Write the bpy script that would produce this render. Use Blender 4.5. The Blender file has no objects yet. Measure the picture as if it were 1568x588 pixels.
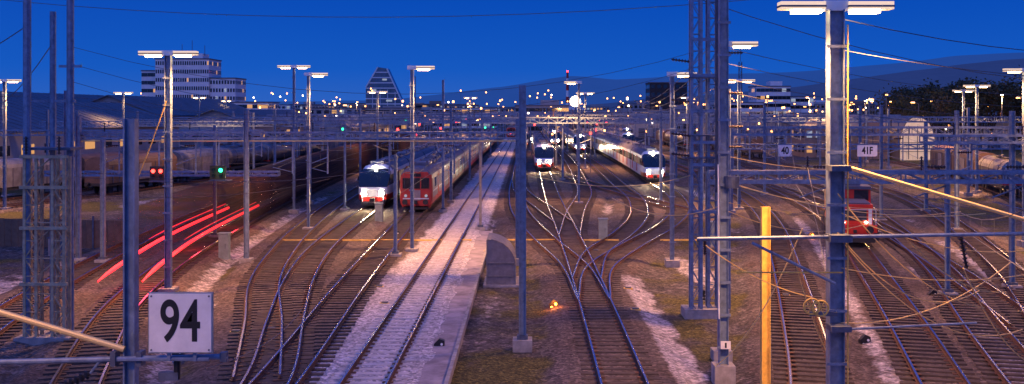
import bpy, math, random
import numpy as np
from mathutils import Vector, Matrix
random.seed(7); np.random.seed(7)
scn = bpy.context.scene
COL = scn.collection

# ------------------------------------------------------------------ materials
MATS = {}
def mat(name, col, rough=0.7, metal=0.0, var=0.25, nscale=3.0, emit=None, es=0.0, spec=0.5, bump=0.0):
    if name in MATS: return MATS[name]
    m = bpy.data.materials.new(name); m.use_nodes = True
    nt = m.node_tree; b = nt.nodes['Principled BSDF']
    b.inputs['Roughness'].default_value = rough
    b.inputs['Metallic'].default_value = metal
    b.inputs['Specular IOR Level'].default_value = spec
    if var > 0:
        tc = nt.nodes.new('ShaderNodeTexCoord')
        n = nt.nodes.new('ShaderNodeTexNoise'); n.inputs['Scale'].default_value = nscale
        n.inputs['Detail'].default_value = 6; n.inputs['Roughness'].default_value = 0.65
        nt.links.new(tc.outputs['Object'], n.inputs['Vector'])
        r = nt.nodes.new('ShaderNodeValToRGB')
        r.color_ramp.elements[0].position = 0.32; r.color_ramp.elements[1].position = 0.68
        r.color_ramp.elements[0].color = (*[c*(1-var) for c in col], 1)
        r.color_ramp.elements[1].color = (*[min(1, c*(1+var)) for c in col], 1)
        nt.links.new(n.outputs['Fac'], r.inputs['Fac'])
        nt.links.new(r.outputs['Color'], b.inputs['Base Color'])
        if bump > 0:
            bp = nt.nodes.new('ShaderNodeBump'); bp.inputs['Strength'].default_value = bump
            nt.links.new(n.outputs['Fac'], bp.inputs['Height']); nt.links.new(bp.outputs['Normal'], b.inputs['Normal'])
    else:
        b.inputs['Base Color'].default_value = (*col, 1)
    if emit:
        b.inputs['Emission Color'].default_value = (*emit, 1)
        b.inputs['Emission Strength'].default_value = es
        m.cycles.emission_sampling = 'NONE'
    MATS[name] = m
    return m

STEEL = mat('galvanised_steel', (0.17,0.23,0.34), 0.5, 0.2, 0.35, 4)
STEELD = mat('weathered_steel', (0.09,0.11,0.16), 0.6, 0.2, 0.35, 4)
BEIGE = mat('beige_steel', (0.46,0.35,0.22), 0.6, 0.1, 0.35, 4)  # even beige tone for the left lattice tower
YELP = mat('yellow_paint', (0.72,0.46,0.10), 0.5, 0.0, 0.3, 4)
YLIT = mat('lamplit_yellow_metal', (0.85,0.62,0.25), 0.4, 0.3, 0)  # yellow lamplight put into the base colour of wires, struts and tubes
CONC = mat('concrete', (0.30,0.28,0.28), 0.9, 0, 0.35, 2)
WOODS = mat('timber_sleeper', (0.065,0.048,0.045), 0.9, 0, 0.5, 1.3)
CONS = mat('concrete_sleeper', (0.50,0.46,0.48), 0.85, 0, 0.25, 1.3)
RAILT = mat('polished_rail_steel', (0.42,0.43,0.5), 0.27, 1.0, 0.2, 0.6)
RAILR = mat('rusty_rail_steel', (0.12,0.055,0.035), 0.75, 0.2, 0.4, 3)
WIRE = mat('copper_wire', (0.10,0.10,0.12), 0.5, 0.3, 0)
BLACK = mat('black_rubber', (0.012,0.012,0.014), 0.5, 0, 0)
INSUL = mat('brown_insulator', (0.06,0.03,0.025), 0.25, 0, 0)
WHITE = mat('white_enamel', (0.8,0.8,0.78), 0.4, 0, 0.1, 3)
LAMPBOX = mat('lamp_housing', (0.6,0.56,0.5), 0.5, 0, 0.05, emit=(1.0,0.68,0.36), es=0.85)  # housing emits by itself so the whole box looks lit
LENS = mat('sodium_lamp_lens', (1,0.9,0.7), 0.5, 0, 0, emit=(1.0,0.62,0.26), es=30)
LENSF = mat('distant_lamp_lens', (1,0.9,0.7), 0.5, 0, 0, emit=(1.0,0.38,0.07), es=9)
LENSW = mat('white_lamp_lens', (1,1,1), 0.5, 0, 0, emit=(1.0,0.82,0.6), es=14)
LENSR = mat('red_lamp_lens', (1,0.1,0.1), 0.5, 0, 0, emit=(1.0,0.03,0.02), es=12)
LENSG = mat('green_lamp_lens', (0.1,1,0.3), 0.5, 0, 0, emit=(0.02,1.0,0.35), es=6)
LENSO = mat('orange_lamp_lens', (1,0.4,0.1), 0.5, 0, 0, emit=(1.0,0.22,0.02), es=30)
HEADL = mat('headlight_lens', (1,0.95,0.8), 0.5, 0, 0, emit=(1.0,0.85,0.55), es=200)
GLASS = mat('dark_glass', (0.015,0.02,0.03), 0.08, 0, 0, spec=0.8)
GLASSW = mat('warm_lit_window', (0.1,0.08,0.05), 0.2, 0, 0, emit=(1.0,0.48,0.16), es=0.7)
GLASSC = mat('cool_lit_window', (0.1,0.1,0.1), 0.2, 0, 0, emit=(0.7,0.8,1.0), es=0.4)
GLASSD = mat('dim_train_window', (0.03,0.03,0.04), 0.12, 0, 0, emit=(0.9,0.55,0.35), es=0.18)

# ------------------------------------------------------------------ mesh builder
class MB:
    def __init__(s, mats): s.v=[]; s.f=[]; s.m=[]; s.mats=mats
    def mi(s, m):
        if isinstance(m, int): return m
        if m not in s.mats: s.mats.append(m)
        return s.mats.index(m)
    def add(s, vs, fs, m=0):
        o=len(s.v); s.v.extend([tuple(p) for p in vs]); mi=s.mi(m)
        for f in fs: s.f.append(tuple(o+i for i in f)); s.m.append(mi)
    def box(s, c, d, m=0, rz=0):
        cx,cy,cz=c; dx,dy,dz=d[0]/2,d[1]/2,d[2]/2
        ca,sa=math.cos(rz),math.sin(rz); vs=[]
        for z in (-dz,dz):
            for x,y in ((-dx,-dy),(dx,-dy),(dx,dy),(-dx,dy)):
                vs.append((cx+x*ca-y*sa, cy+x*sa+y*ca, cz+z))
        s.add(vs, [(3,2,1,0),(4,5,6,7),(0,1,5,4),(1,2,6,5),(2,3,7,6),(3,0,4,7)], m)
    def tube(s, p, q, r, m=0, n=6, r2=None):
        p=Vector(p); q=Vector(q); d=q-p
        if d.length<1e-6: return
        d.normalize(); a=Vector((0,0,1)) if abs(d.z)<0.9 else Vector((1,0,0))
        u=d.cross(a).normalized(); w=d.cross(u); r2=r if r2 is None else r2
        vs=[]
        for c,rr in ((p,r),(q,r2)):
            for i in range(n):
                t=2*math.pi*(i+0.5)/n; vs.append(c+u*math.cos(t)*rr+w*math.sin(t)*rr)
        fs=[(i,(i+1)%n,n+(i+1)%n,n+i) for i in range(n)]+[tuple(range(n-1,-1,-1)),tuple(range(n,2*n))]
        s.add(vs,fs,m)
    def path(s, pts, r, m=0, n=8):
        o=len(s.v); mi=s.mi(m); P=[Vector(p) for p in pts]; R=r if isinstance(r,(list,tuple)) else [r]*len(P)
        for i,c in enumerate(P):
            d=(P[min(i+1,len(P)-1)]-P[max(i-1,0)]).normalized(); u=d.cross(Vector((0,0,1))).normalized(); w=d.cross(u)
            for k in range(n):
                t=2*math.pi*k/n; s.v.append(tuple(c+u*math.cos(t)*R[i]+w*math.sin(t)*R[i]))
        for i in range(len(P)-1):
            for k in range(n): a=o+i*n; s.f.append((a+k,a+(k+1)%n,a+n+(k+1)%n,a+n+k)); s.m.append(mi)
    def hbeam(s, x,y,z0,z1,w,m=0):
        h=z1-z0; c=(z0+z1)/2
        s.box((x-w/2+0.012,y,c),(0.024,w,h),m); s.box((x+w/2-0.012,y,c),(0.024,w,h),m)
        s.box((x,y,c),(w-0.05,0.03,h-0.004),m)
    def wire(s, p, q, sag, r, m=0, n=12):
        p=Vector(p); q=Vector(q); pr=p
        for i in range(1,n+1):
            t=i/n; c=p.lerp(q,t); c.z-=sag*4*t*(1-t); s.tube(pr,c,r,m,4); pr=c
    def lattice(s, x,y,z0,z1,w,leg,m=0,step=0.8,br=0.02):
        h=w/2
        for sx in (-h,h):
            for sy in (-h,h): s.box((x+sx,y+sy,(z0+z1)/2),(leg,leg,z1-z0),m)
        z=z0; k=0
        while z+step<=z1+0.01:
            for sg in (-1,1):
                a=-h if k%2 else h
                s.tube((x+a,y+sg*h,z),(x-a,y+sg*h,z+step),br,m,4)
                s.tube((x+sg*h,y+a,z),(x+sg*h,y-a,z+step),br,m,4)
                s.tube((x-h,y+sg*h,z),(x+h,y+sg*h,z),br,m,4)
            z+=step; k+=1
    def insul(s,p,q,r=0.07,m=None,n=6):
        m=m or INSUL; p=Vector(p); q=Vector(q); s.tube(p,q,r*0.4,m,6)
        for i in range(n):
            a=p.lerp(q,(i+0.3)/n); b=p.lerp(q,(i+0.6)/n); s.tube(a,b,r,m,8,r*0.6)
    def make(s,name,parent=None,smooth=False,loc=None,rz=0):
        me=bpy.data.meshes.new(name); me.from_pydata(s.v,[],s.f)
        for m in s.mats: me.materials.append(m)
        me.polygons.foreach_set('material_index', s.m)
        if smooth: me.polygons.foreach_set('use_smooth',[True]*len(me.polygons))
        me.update(); return place(me,name,parent,loc,rz)
def place(me,name,parent=None,loc=None,rz=0):
    o=bpy.data.objects.new(name,me); COL.objects.link(o)
    if loc: o.location=loc
    o.rotation_euler[2]=rz
    if parent: o.parent=parent
    return o
def empty(name,loc=(0,0,0),rz=0):
    o=bpy.data.objects.new(name,None); COL.objects.link(o); o.location=loc; o.rotation_euler[2]=rz
    o.empty_display_size=0.5; return o

# ------------------------------------------------------------------ tracks: x as function of distance y
def curve(pts):
    P=np.array(pts,float); X=P[:,0]; D=P[:,1]
    M=np.gradient(X,D)
    def f(d):
        d=np.asarray(d,float); i=np.clip(np.searchsorted(D,d)-1,0,len(D)-2)
        h=D[i+1]-D[i]; t=np.clip((d-D[i])/h,0,1)
        r=(2*t**3-3*t**2+1)*X[i]+(t**3-2*t**2+t)*h*M[i]+(-2*t**3+3*t**2)*X[i+1]+(t**3-t**2)*h*M[i+1]
        r=r+np.where(d<D[0],(d-D[0])*M[0],0)+np.where(d>D[-1],(d-D[-1])*M[-1],0)
        return r
    return f
TR = {
 'c0': (curve([(-5.34,20),(-5.34,100),(-5.34,300)]),14,480,'c'),
 'c1': (curve([(3.1,20),(3.15,45),(3.0,70),(2.6,100),(2.5,140),(2.4,300)]),14,480,'w'),
 'c2': (curve([(3.1,48),(2.75,58),(1.2,71),(-0.5,88),(-1.2,108),(-1.3,140),(-1.3,300)]),48,480,'w'),
 'c3': (curve([(3.12,48),(4.1,58),(6.7,67),(10.4,78),(13.4,90),(15.3,106),(15.8,130),(15.8,300)]),48,480,'w'),
 'c4': (curve([(3.1,54),(4.3,64),(6.9,74),(9.3,86),(10.7,100),(11.0,125),(11.0,300)]),54,480,'w'),
 'c5': (curve([(2.9,72),(4.2,90),(6.1,110),(6.8,135),(6.8,300)]),72,480,'w'),
 'c6': (curve([(14.0,92),(11.0,108),(6.8,132),(3.6,158),(2.6,185)]),92,185,'w'),
 'c7': (curve([(2.8,82),(1.2,96),(-0.6,112),(-1.25,130)]),82,130,'w'),
 'l0': (curve([(-8.0,20),(-8.6,34),(-10.2,43),(-11.9,53),(-13.2,64),(-14.0,82),(-14.3,105),(-14.3,300)]),14,480,'w'),
 'l1': (curve([(-9.0,34),(-11.1,43),(-13.4,52),(-15.8,67),(-17.6,86),(-18.9,112),(-19.0,160),(-19,300)]),34,480,'w'),
 'l2': (curve([(-7.9,20),(-8.3,36),(-8.9,50),(-9.4,67),(-9.8,88),(-9.9,120),(-9.8,300)]),20,480,'w'),
 'g0': (curve([(-11.0,22),(-14.9,34),(-18.3,46),(-20.3,57),(-22.6,80),(-24.3,108),(-26.6,176),(-27.5,260)]),18,480,'w'),
 'g1': (curve([(-17,24),(-20.4,35),(-23.2,47),(-25.2,59),(-27.6,80),(-29.6,108),(-32,176),(-33,260)]),18,480,'w'),
 'f0': (curve([(-60,80),(-52.5,106),(-46,150),(-40.5,230),(-38,320)]),70,480,'w'),
 'f1': (curve([(-53,80),(-46,106),(-40.5,150),(-36,230),(-34,320)]),70,480,'w'),
 'r1': (curve([(6.4,22),(9.5,34),(11.5,43),(15.3,61),(18.7,78),(21.9,100),(23.6,128),(24.0,170),(23,260)]),18,480,'w'),
 'r2': (curve([(10.7,22),(13.7,34),(15.9,43),(18.9,56),(21.4,67),(24.9,85),(27.2,104),(29.0,130),(29.8,180),(29.5,260)]),18,480,'w'),
 'r3': (curve([(13.5,22),(17.1,36),(19.0,43),(22.2,54),(26.6,73),(31,95),(34,120),(36,170),(36,260)]),18,480,'w'),
 'r4': (curve([(15.5,24),(21.5,42),(25.8,54),(30,68),(34.3,84),(38.4,103),(41.3,130),(43,200),(43,280)]),20,480,'w'),
 'r5': (curve([(28,46),(40,76),(49.0,102),(56,130),(62,160),(64,250),(64,300)]),40,185,'w'),
 'r6': (curve([(20.6,42),(23.0,54),(25.0,66),(26.8,78),(28.2,96),(29.1,120)]),42,120,'w'),
}
def X(t,d): return float(TR[t][0](d))

# ------------------------------------------------------------------ ground sheet
def grow(a0,step,lim,g=1.12):
    r=[]; a=a0; s=step
    while a<lim: s*=g; a+=s; r.append(a)
    return r
ys=np.array([-60,-30,0,5]+list(np.arange(9,135,0.3))+grow(135,0.35,9000,1.07))
xc=np.arange(-48,66,0.33)
xs=np.array([-q for q in grow(48,0.4,7000,1.13)][::-1]+list(xc)+grow(xc[-1],0.4,7000,1.13))
GX,GY=np.meshgrid(xs,ys)
near=np.full(GX.shape,99.0); nearc=np.full(GX.shape,99.0)
for k,(f,d0,d1,ty) in TR.items():
    xx=f(ys); sl=np.abs(f(ys+0.5)-f(ys-0.5)); co=1/np.sqrt(1+sl**2)
    d=np.abs(GX-xx[:,None])*co[:,None]
    off=np.maximum(0,np.maximum(d0-ys,ys-d1))[:,None]; d=np.sqrt(d*d+off*off)
    near=np.minimum(near,d)
    if ty=='c': nearc=np.minimum(nearc,d)
def fnoise(x,y,s,seed):
    rs=np.random.RandomState(seed); o=0
    for i in range(7):
        a=rs.rand()*6.28; fr=s*(0.6+rs.rand()*1.8); ph=rs.rand()*6.28
        o=o+np.sin((x*math.cos(a)+y*math.sin(a))*fr+ph+0.8*np.sin((x*math.sin(a)-y*math.cos(a))*fr*0.7+ph*2))
    return o/7
n1=fnoise(GX,GY,1.3,1); n2=fnoise(GX,GY,0.35,2); n3=fnoise(GX,GY,5,3); n4=fnoise(GX,GY*0.35,0.7,9)
bal=1-np.clip((near+0.25*n1-1.75)/0.9,0,1)
Z=-0.27+0.27*bal+0.03*n1*(1-bal)+0.012*n3*np.clip(near-0.5,0,1)
Z=np.where(GY<0,-0.27,Z); Z=np.where(GY>400,-0.27,Z)
balc=1-np.clip((nearc+0.2*n1-1.9)/0.6,0,1)
def strip(a,b,d0,d1,soft=0.25):
    m=np.clip((GX-a)/soft,0,1)*np.clip((b-GX)/soft,0,1)*np.clip((GY-d0)/4,0,1)*np.clip((d1-GY)/4,0,1); return m
def ftrk(t,a,b,d0,d1):
    xx=TR[t][0](ys)[:,None]; return strip(xx+a,xx+b,d0,d1)
path=np.maximum.reduce([strip(4.9+0.15*n2,6.3+0.2*n1,20,58),ftrk('r1',2.1,3.1,20,90)*.8,ftrk('r2',2.2,3.6,20,62)*.8,
   strip(-8.0+0.15*n1,-7.0,38,62)*0.8,ftrk('g0',2.0,3.4,20,100)*0.7,ftrk('r3',2.0,3.0,20,75)*0.7, ftrk('g1',-4.5,-2.2,20,60)*0.7, strip(4.4,8.8,110,118)*0.4])
path=path*np.clip(0.9+0.5*n1,0.3,1)
path=np.maximum(path,np.clip(n4*2.6-0.85,0,0.6)*(1-bal)*(near<9))
grass=np.clip(0.35+1.3*n2+0.6*n1,0,1)*(1-bal)
grass=np.maximum(grass,strip(-2.3,0.9,40,75)*np.clip(.5+n1,0,.7))*(1-path)
grass=np.maximum(grass,(np.abs(GX)>66)*0.8)
nr,nc=GX.shape
verts=np.stack([GX.ravel(),GY.ravel(),Z.ravel()],1)
idx=np.arange(nr*nc).reshape(nr,nc)
quads=np.stack([idx[:-1,:-1],idx[:-1,1:],idx[1:,1:],idx[1:,:-1]],-1).reshape(-1,4)
me=bpy.data.meshes.new('ground'); me.vertices.add(len(verts)); me.vertices.foreach_set('co',verts.ravel())
me.loops.add(quads.size); me.loops.foreach_set('vertex_index',quads.ravel())
me.polygons.add(len(quads)); me.polygons.foreach_set('loop_start',np.arange(0,quads.size,4)); me.polygons.foreach_set('loop_total',np.full(len(quads),4))
me.update(calc_edges=True)
ca=me.color_attributes.new('mask','FLOAT_COLOR','POINT')
ca.data.foreach_set('color',np.stack([bal.ravel(),grass.ravel(),path.ravel(),np.ones(bal.size)],1).ravel())
cb=me.color_attributes.new('maskb','FLOAT_COLOR','POINT')
inner=1-np.clip((near-0.75)/0.5,0,1)
cb.data.foreach_set('color',np.stack([balc.ravel(),inner.ravel(),0*path.ravel(),np.ones(bal.size)],1).ravel())
me.polygons.foreach_set('use_smooth',[True]*len(me.polygons))
ground=place(me,'ground')
gm=bpy.data.materials.new('ballast_and_dirt'); gm.use_nodes=True; nt=gm.node_tree; N=nt.nodes; L=nt.links
pb=N['Principled BSDF']; pb.inputs['Roughness'].default_value=0.93; pb.inputs['Specular IOR Level'].default_value=0.25
tc=N.new('ShaderNodeTexCoord')
def noise(sc,det=8,ro=0.65):
    n=N.new('ShaderNodeTexNoise'); n.inputs['Scale'].default_value=sc; n.inputs['Detail'].default_value=det; n.inputs['Roughness'].default_value=ro
    L.new(tc.outputs['Object'],n.inputs['Vector']); return n
def ramp(src,els):
    r=N.new('ShaderNodeValToRGB'); e=r.color_ramp.elements
    e[0].position=els[0][0]; e[0].color=(*els[0][1],1); e[1].position=els[-1][0]; e[1].color=(*els[-1][1],1)
    for p,c in els[1:-1]:
        q=e.new(p); q.color=(*c,1)
    L.new(src,r.inputs['Fac']); return r.outputs['Color']
def mix(fac,a,b,bt='MIX'):
    m=N.new('ShaderNodeMix'); m.data_type='RGBA'; m.blend_type=bt
    if isinstance(fac,float): m.inputs[0].default_value=fac
    else: L.new(fac,m.inputs[0])
    L.new(a,m.inputs[6]); L.new(b,m.inputs[7]); return m.outputs[2]
fine=noise(11,4,0.8); med=noise(2.2); big=noise(0.22,5)
peb=N.new('ShaderNodeTexVoronoi'); peb.inputs['Scale'].default_value=9; L.new(tc.outputs['Object'],peb.inputs['Vector'])
sepc=N.new('ShaderNodeSeparateColor'); L.new(peb.outputs['Color'],sepc.inputs[0])
pebv=ramp(sepc.outputs[0],[(0,(0.35,0.35,0.35)),(0.6,(0.95,0.95,0.95)),(1,(1.9,1.85,1.8))])
dirt=ramp(med.outputs['Fac'],[(0.3,(0.045,0.038,0.038)),(0.52,(0.10,0.085,0.085)),(0.7,(0.26,0.22,0.23))])
balc_=ramp(big.outputs['Fac'],[(0.35,(0.085,0.060,0.055)),(0.65,(0.15,0.12,0.115))])
balw=ramp(big.outputs['Fac'],[(0.35,(0.40,0.37,0.40)),(0.65,(0.55,0.51,0.55))])
grs=ramp(fine.outputs['Fac'],[(0.3,(0.03,0.028,0.014)),(0.5,(0.09,0.08,0.025)),(0.7,(0.22,0.17,0.05))])
pth=ramp(med.outputs['Fac'],[(0.3,(0.30,0.27,0.30)),(0.6,(0.45,0.41,0.45))])
at=N.new('ShaderNodeVertexColor'); at.layer_name='mask'; s1=N.new('ShaderNodeSeparateColor'); L.new(at.outputs['Color'],s1.inputs[0])
at2=N.new('ShaderNodeVertexColor'); at2.layer_name='maskb'; s2=N.new('ShaderNodeSeparateColor'); L.new(at2.outputs['Color'],s2.inputs[0])
def edge(src,amt=0.5):
    a=N.new('ShaderNodeMath'); a.operation='SUBTRACT'; L.new(med.outputs['Fac'],a.inputs[0]); a.inputs[1].default_value=0.5
    b=N.new('ShaderNodeMath'); b.operation='MULTIPLY_ADD'; L.new(a.outputs[0],b.inputs[0]); b.inputs[1].default_value=amt*2; L.new(src,b.inputs[2])
    c=N.new('ShaderNodeMapRange'); c.inputs['From Min'].default_value=0.3; c.inputs['From Max'].default_value=0.75; L.new(b.outputs[0],c.inputs['Value']); return c.outputs[0]
c=mix(edge(s1.outputs[1],0.8),dirt,grs)
c=mix(edge(s1.outputs[0]),c,balc_)
c=mix(edge(s2.outputs[0],0.3),c,balw)
c=mix(edge(s1.outputs[2],0.6),c,pth)
c=mix(0.8,c,pebv,'MULTIPLY')
L.new(c,pb.inputs['Base Color'])
bp=N.new('ShaderNodeBump'); bp.inputs['Strength'].default_value=0.9; bp.inputs['Distance'].default_value=0.06
ad=N.new('ShaderNodeMath'); ad.operation='ADD'; L.new(fine.outputs['Fac'],ad.inputs[0]); L.new(peb.outputs['Distance'],ad.inputs[1])
L.new(ad.outputs[0],bp.inputs['Height']); L.new(bp.outputs['Normal'],pb.inputs['Normal'])
me.materials.append(gm)

# ------------------------------------------------------------------ rails and sleepers
for ti,(k,(f,d0,d1,ty)) in enumerate(TR.items()):
    dz=0.0025*ti
    tp=empty('railway_track')
    mb=MB([CONS if ty=='c' else WOODS]); d=d0
    while d<min(d1,230):
        h=math.atan((f(d+0.5)-f(d-0.5))); 
        mb.box((float(f(d)),d,-0.05+dz+random.uniform(-.012,.008)),(2.55 if ty=='c' else 2.6+random.uniform(-.1,.1),0.25,0.15),0,-h+random.uniform(-.015,.015)); 
        if d<75:
            for sg in (-1,1):
                mb.box((float(f(d))+sg*0.72,d,0.04+dz),(0.36,0.16,0.03),RAILR,-h)
        d+=0.62
    mb.make('sleepers',tp)
    ds=np.concatenate([np.arange(d0,min(d1,150),1.2),np.arange(150,d1,5.0)]) if d1>150 else np.arange(d0,d1+0.1,1.2)
    xx=f(ds); sl=(f(ds+0.4)-f(ds-0.4))/0.8; nn=1/np.sqrt(1+sl**2)
    mb=MB([RAILT,RAILR])
    for sg in (-1,1):
        for (w,za,zb) in ((0.036,0.10,0.20),(0.072,0.035,0.06)):
            o=len(mb.v)
            for i in range(len(ds)):
                for wx,z in ((-w,za),(-w,zb),(w,zb),(w,za)):
                    off=sg*0.753+wx; mb.v.append((xx[i]+off*nn[i],ds[i]-off*sl[i]*nn[i],z+dz))
            for i in range(len(ds)-1):
                a=o+4*i
                for j,m in ((0,1),(1,0 if zb>0.1 else 1),(2,1)):
                    mb.f.append((a+j,a+j+1,a+j+5,a+j+4)); mb.m.append(m)
    mb.make('rails',tp)

# ------------------------------------------------------------------ camera + world
cam=bpy.data.cameras.new('camera'); co=bpy.data.objects.new('camera',cam); COL.objects.link(co); scn.camera=co
co.location=(0,0,9); co.rotation_euler=(math.radians(90),0,0)
cam.lens=36; cam.sensor_width=36; cam.shift_x=-24/1568; cam.shift_y=-124/1568; cam.clip_end=20000; cam.clip_start=0.1
w=bpy.data.worlds.new('World'); scn.world=w; w.use_nodes=True; nt=w.node_tree; N=nt.nodes; L=nt.links
bg=N['Background']; sky=N.new('ShaderNodeTexSky'); sky.sky_type='NISHITA'; sky.sun_disc=False
sky.sun_elevation=math.radians(-3.0); sky.sun_rotation=math.radians(200); sky.ozone_density=4
tcw=N.new('ShaderNodeTexCoord'); sx=N.new('ShaderNodeSeparateXYZ'); L.new(tcw.outputs['Generated'],sx.inputs[0])
def rampw(els):
    r=N.new('ShaderNodeValToRGB'); e=r.color_ramp.elements
    e[0].position=els[0][0]; e[0].color=(*els[0][1],1); e[1].position=els[-1][0]; e[1].color=(*els[-1][1],1)
    for p,c in els[1:-1]:
        q=e.new(p); q.color=(*c,1)
    return r
rp=rampw([(0.0,(0.030,0.125,0.52)),(0.04,(0.008,0.100,0.53)),(0.12,(0.001,0.066,0.47)),(0.4,(0.008,0.085,0.55)),(1,(0.03,0.12,0.62))])
L.new(sx.outputs['Z'],rp.inputs['Fac'])
ml=N.new('ShaderNodeMix'); ml.data_type='RGBA'; ml.blend_type='ADD'; ml.inputs[0].default_value=0.25
L.new(rp.outputs['Color'],ml.inputs[6]); L.new(sky.outputs['Color'],ml.inputs[7])
L.new(ml.outputs[2],bg.inputs['Color']); bg.inputs['Strength'].default_value=1.0
scn.view_settings.view_transform='Standard'; scn.view_settings.look='None'; scn.view_settings.exposure=0
sun=bpy.data.lights.new('twilight_fill','SUN'); sun.energy=0.75; sun.angle=math.radians(70); sun.color=(0.42,0.44,1.0)  # broad bluish sun added as ambient fill
so=bpy.data.objects.new('twilight_fill',sun); COL.objects.link(so); so.rotation_euler=(math.radians(52),0,math.radians(-25))

# ------------------------------------------------------------------ lamps
def plight(x,y,z,e,parent=None,col=(1.0,0.48,0.16),r=0.3):
    l=bpy.data.lights.new('lamp_light','POINT'); l.energy=e; l.color=col; l.shadow_soft_size=r
    o=bpy.data.objects.new('lamp_light',l); COL.objects.link(o); o.location=(x,y,z)
    if parent: o.parent=parent
    return o
def slight(x,y,z,e,parent=None,size=150,col=(1.0,0.45,0.14)):
    l=bpy.data.lights.new('lamp_light','SPOT'); l.energy=e*1.75; l.color=col; l.shadow_soft_size=.3; l.spot_size=math.radians(size); l.spot_blend=1.0
    o=bpy.data.objects.new('lamp_light',l); COL.objects.link(o); o.location=(x,y,z)
    if parent: o.parent=parent
    return o
def headT(mb,x,y,z,sides=(-1,1),lens=LENS):
    for sg in sides:
        cx=x+sg*0.87
        mb.box((cx,y,z),(1.14,0.42,0.2),LAMPBOX)
        mb.box((cx,y,z-0.02),(1.17,0.45,0.05),STEELD)
        mb.box((cx-sg*0.12,y,z-0.14),(0.72,0.32,0.1),lens)
    mb.box((x,y,z),(0.6,0.24,0.26),WHITE)
def lampT(x,y,h=11.7,e=0,w=0.3,sides=(-1,1),footing=True):
    p=empty('street_lamp',(x,y,0)); mb=MB([STEEL]); mb.hbeam(0,0,-0.3,h-0.1,w)
    for z in np.arange(1.2,h-0.5,1.35): mb.box((0,-w/2-0.012,z),(w+0.16,0.02,0.07),0)
    mb.box((0,0,-0.1),(0.8,0.8,0.5),CONC); headT(mb,0,0,h,sides); mb.make('mast_and_heads',p)
    if e: 
        if len(sides)==2: slight(-1.3,-.3,h-0.4,e,p); slight(1.3,-.3,h-.4,e,p)
        else: slight(sides[0]*1.3,-.3,h-0.4,e*1.8,p)
    return p
lampT(7.9,26.3,11.7,3800,0.38)
lampT(-18,51.3,11.9,4600,0.3)
lampT(-7.45,66,11.8,4400,0.22,(1,))
lampT(8.6,61,11.2,3600,0.24,(1,))
lampT(5.0,100,11.8,4600,0.2,(-1,))
lampT(19.4,94,11.8,4600,0.25)
lampT(-62,157,11.8,2000,0.25); lampT(-48,94,11.8,3800,0.25)
lampT(-68,212,11.8,0,0.25); lampT(-83,282,11.8,0,0.25); lampT(33,212,11.8,6500,0.25)
lampT(60,141,11.8,5000,0.25); lampT(50,114,11.8,4600,0.25); lampT(94,282,11.8,0,0.25)
lampT(-22,150,11.8,2400,0.25); lampT(9,160,11.8,6000,0.2); lampT(-12,215,11.8,6000,0.2); lampT(-21,92,13,0,0.2)
lampT(34,70,11.8,5200,0.28); lampT(-16.7,78,11.8,3600,0.2,(1,)); lampT(30.5,50,11.8,3600,0.22)  # includes assumed lamps added by the left tracks and at far right
lampT(-11,9,12.5,1500,0.28); lampT(15,11,12.5,1800,0.28)  # unseen lamps added out of view to light the foreground
# simple tubular lamps mid-distance share one mesh
mb=MB([STEELD]); mb.tube((0,0,-.3),(0,0,11.2),0.09,0,8,0.06); mb.tube((0,0,11.2),(0.9,0,11.6),0.05,0,6); mb.box((1.2,0,11.62),(0.8,0.3,0.14),WHITE); mb.box((1.2,0,11.46),(0.75,0.4,0.18),LENSF)
yard=mb.make('street_lamp',loc=(-100,330,0)).data
far=[(-92,330),(-110,430),(-100,470),(-120,560),(-50,300),(-44,240),(26,260),(38,300),(16,330),(60,260),(66,240),(75,250),(80,300),(92,260),(104,330),(70,200),(84,220),(100,250),(112,300),(120,380),(76,330),(50,330),(35,380),(-20,340),(-36,400),(-62,420),(10,420),(88,190),(99,205),(130,290),(-130,380),(56,170),(46,190),(43,235)]
for i,(x,y) in enumerate(far): 
    o=place(yard,'street_lamp',loc=(x,y,random.uniform(-1.5,0.8)),rz=random.uniform(0,6.28)); 
for x,y,e in ((-50,300,12000),(26,260,12000),(66,240,12000),(16,330,12000),(88,190,12000),(-20,340,12000),(56,170,8000),(38,130,8000),(-36,120,5000)):
    plight(x,y,11,e).name='yard_light'  # lights added to brighten the mid yard; the last pair has no post
# big white floodlight on a mast
mb=MB([STEELD]); mb.tube((0,0,-.3),(0,0,10.6),0.15,0,8); mb.tube((0,0,11.2),(0,0.4,11.2),1.25,STEELD,20); mb.tube((0,-0.12,11.2),(0,-0.02,11.2),1.2,LENSW,24)
mb.make('floodlight_mast',loc=(10.8,232,0))

# ------------------------------------------------------------------ masts
def mast(x,y,h,w=0.28,m=None,tube=False,name='catenary_mast'):
    mb=MB([m or STEEL]); 
    if tube: mb.tube((0,0,-.3),(0,0,h),w/2,0,10,w*0.35)
    else: mb.hbeam(0,0,-.3,h,w)
    mb.box((0,0,-0.05),(0.75,0.75,0.45),CONC); mb.box((0,0,0.25),(0.42,0.42,0.14),STEELD)
    return mb.make(name,loc=(x,y,0))
mast(-0.2,39.7,10.0,0.28); mast(-3.6,78,7.0,0.2,CONC); mast(-8.2,63.5,6.3,0.2)
mast(-27,60,10.2,0.25); mast(-25.3,61,7.3,0.25); mast(-7.6,92,11.8,0.2); mast(-33,75,9,0.22)
mast(6.96,30,6.2,0.25,YELP,name='yellow_post')
mast(20.5,50,7.2,0.2); mast(31.5,60,8.5,0.25); mast(29,84,9.5,0.22); mast(24.6,52,9,0.22)
mast(-29.5,52,8,0.2); mast(-22.3,73,8,0.2); mast(-16.6,93,8,0.18)

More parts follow.
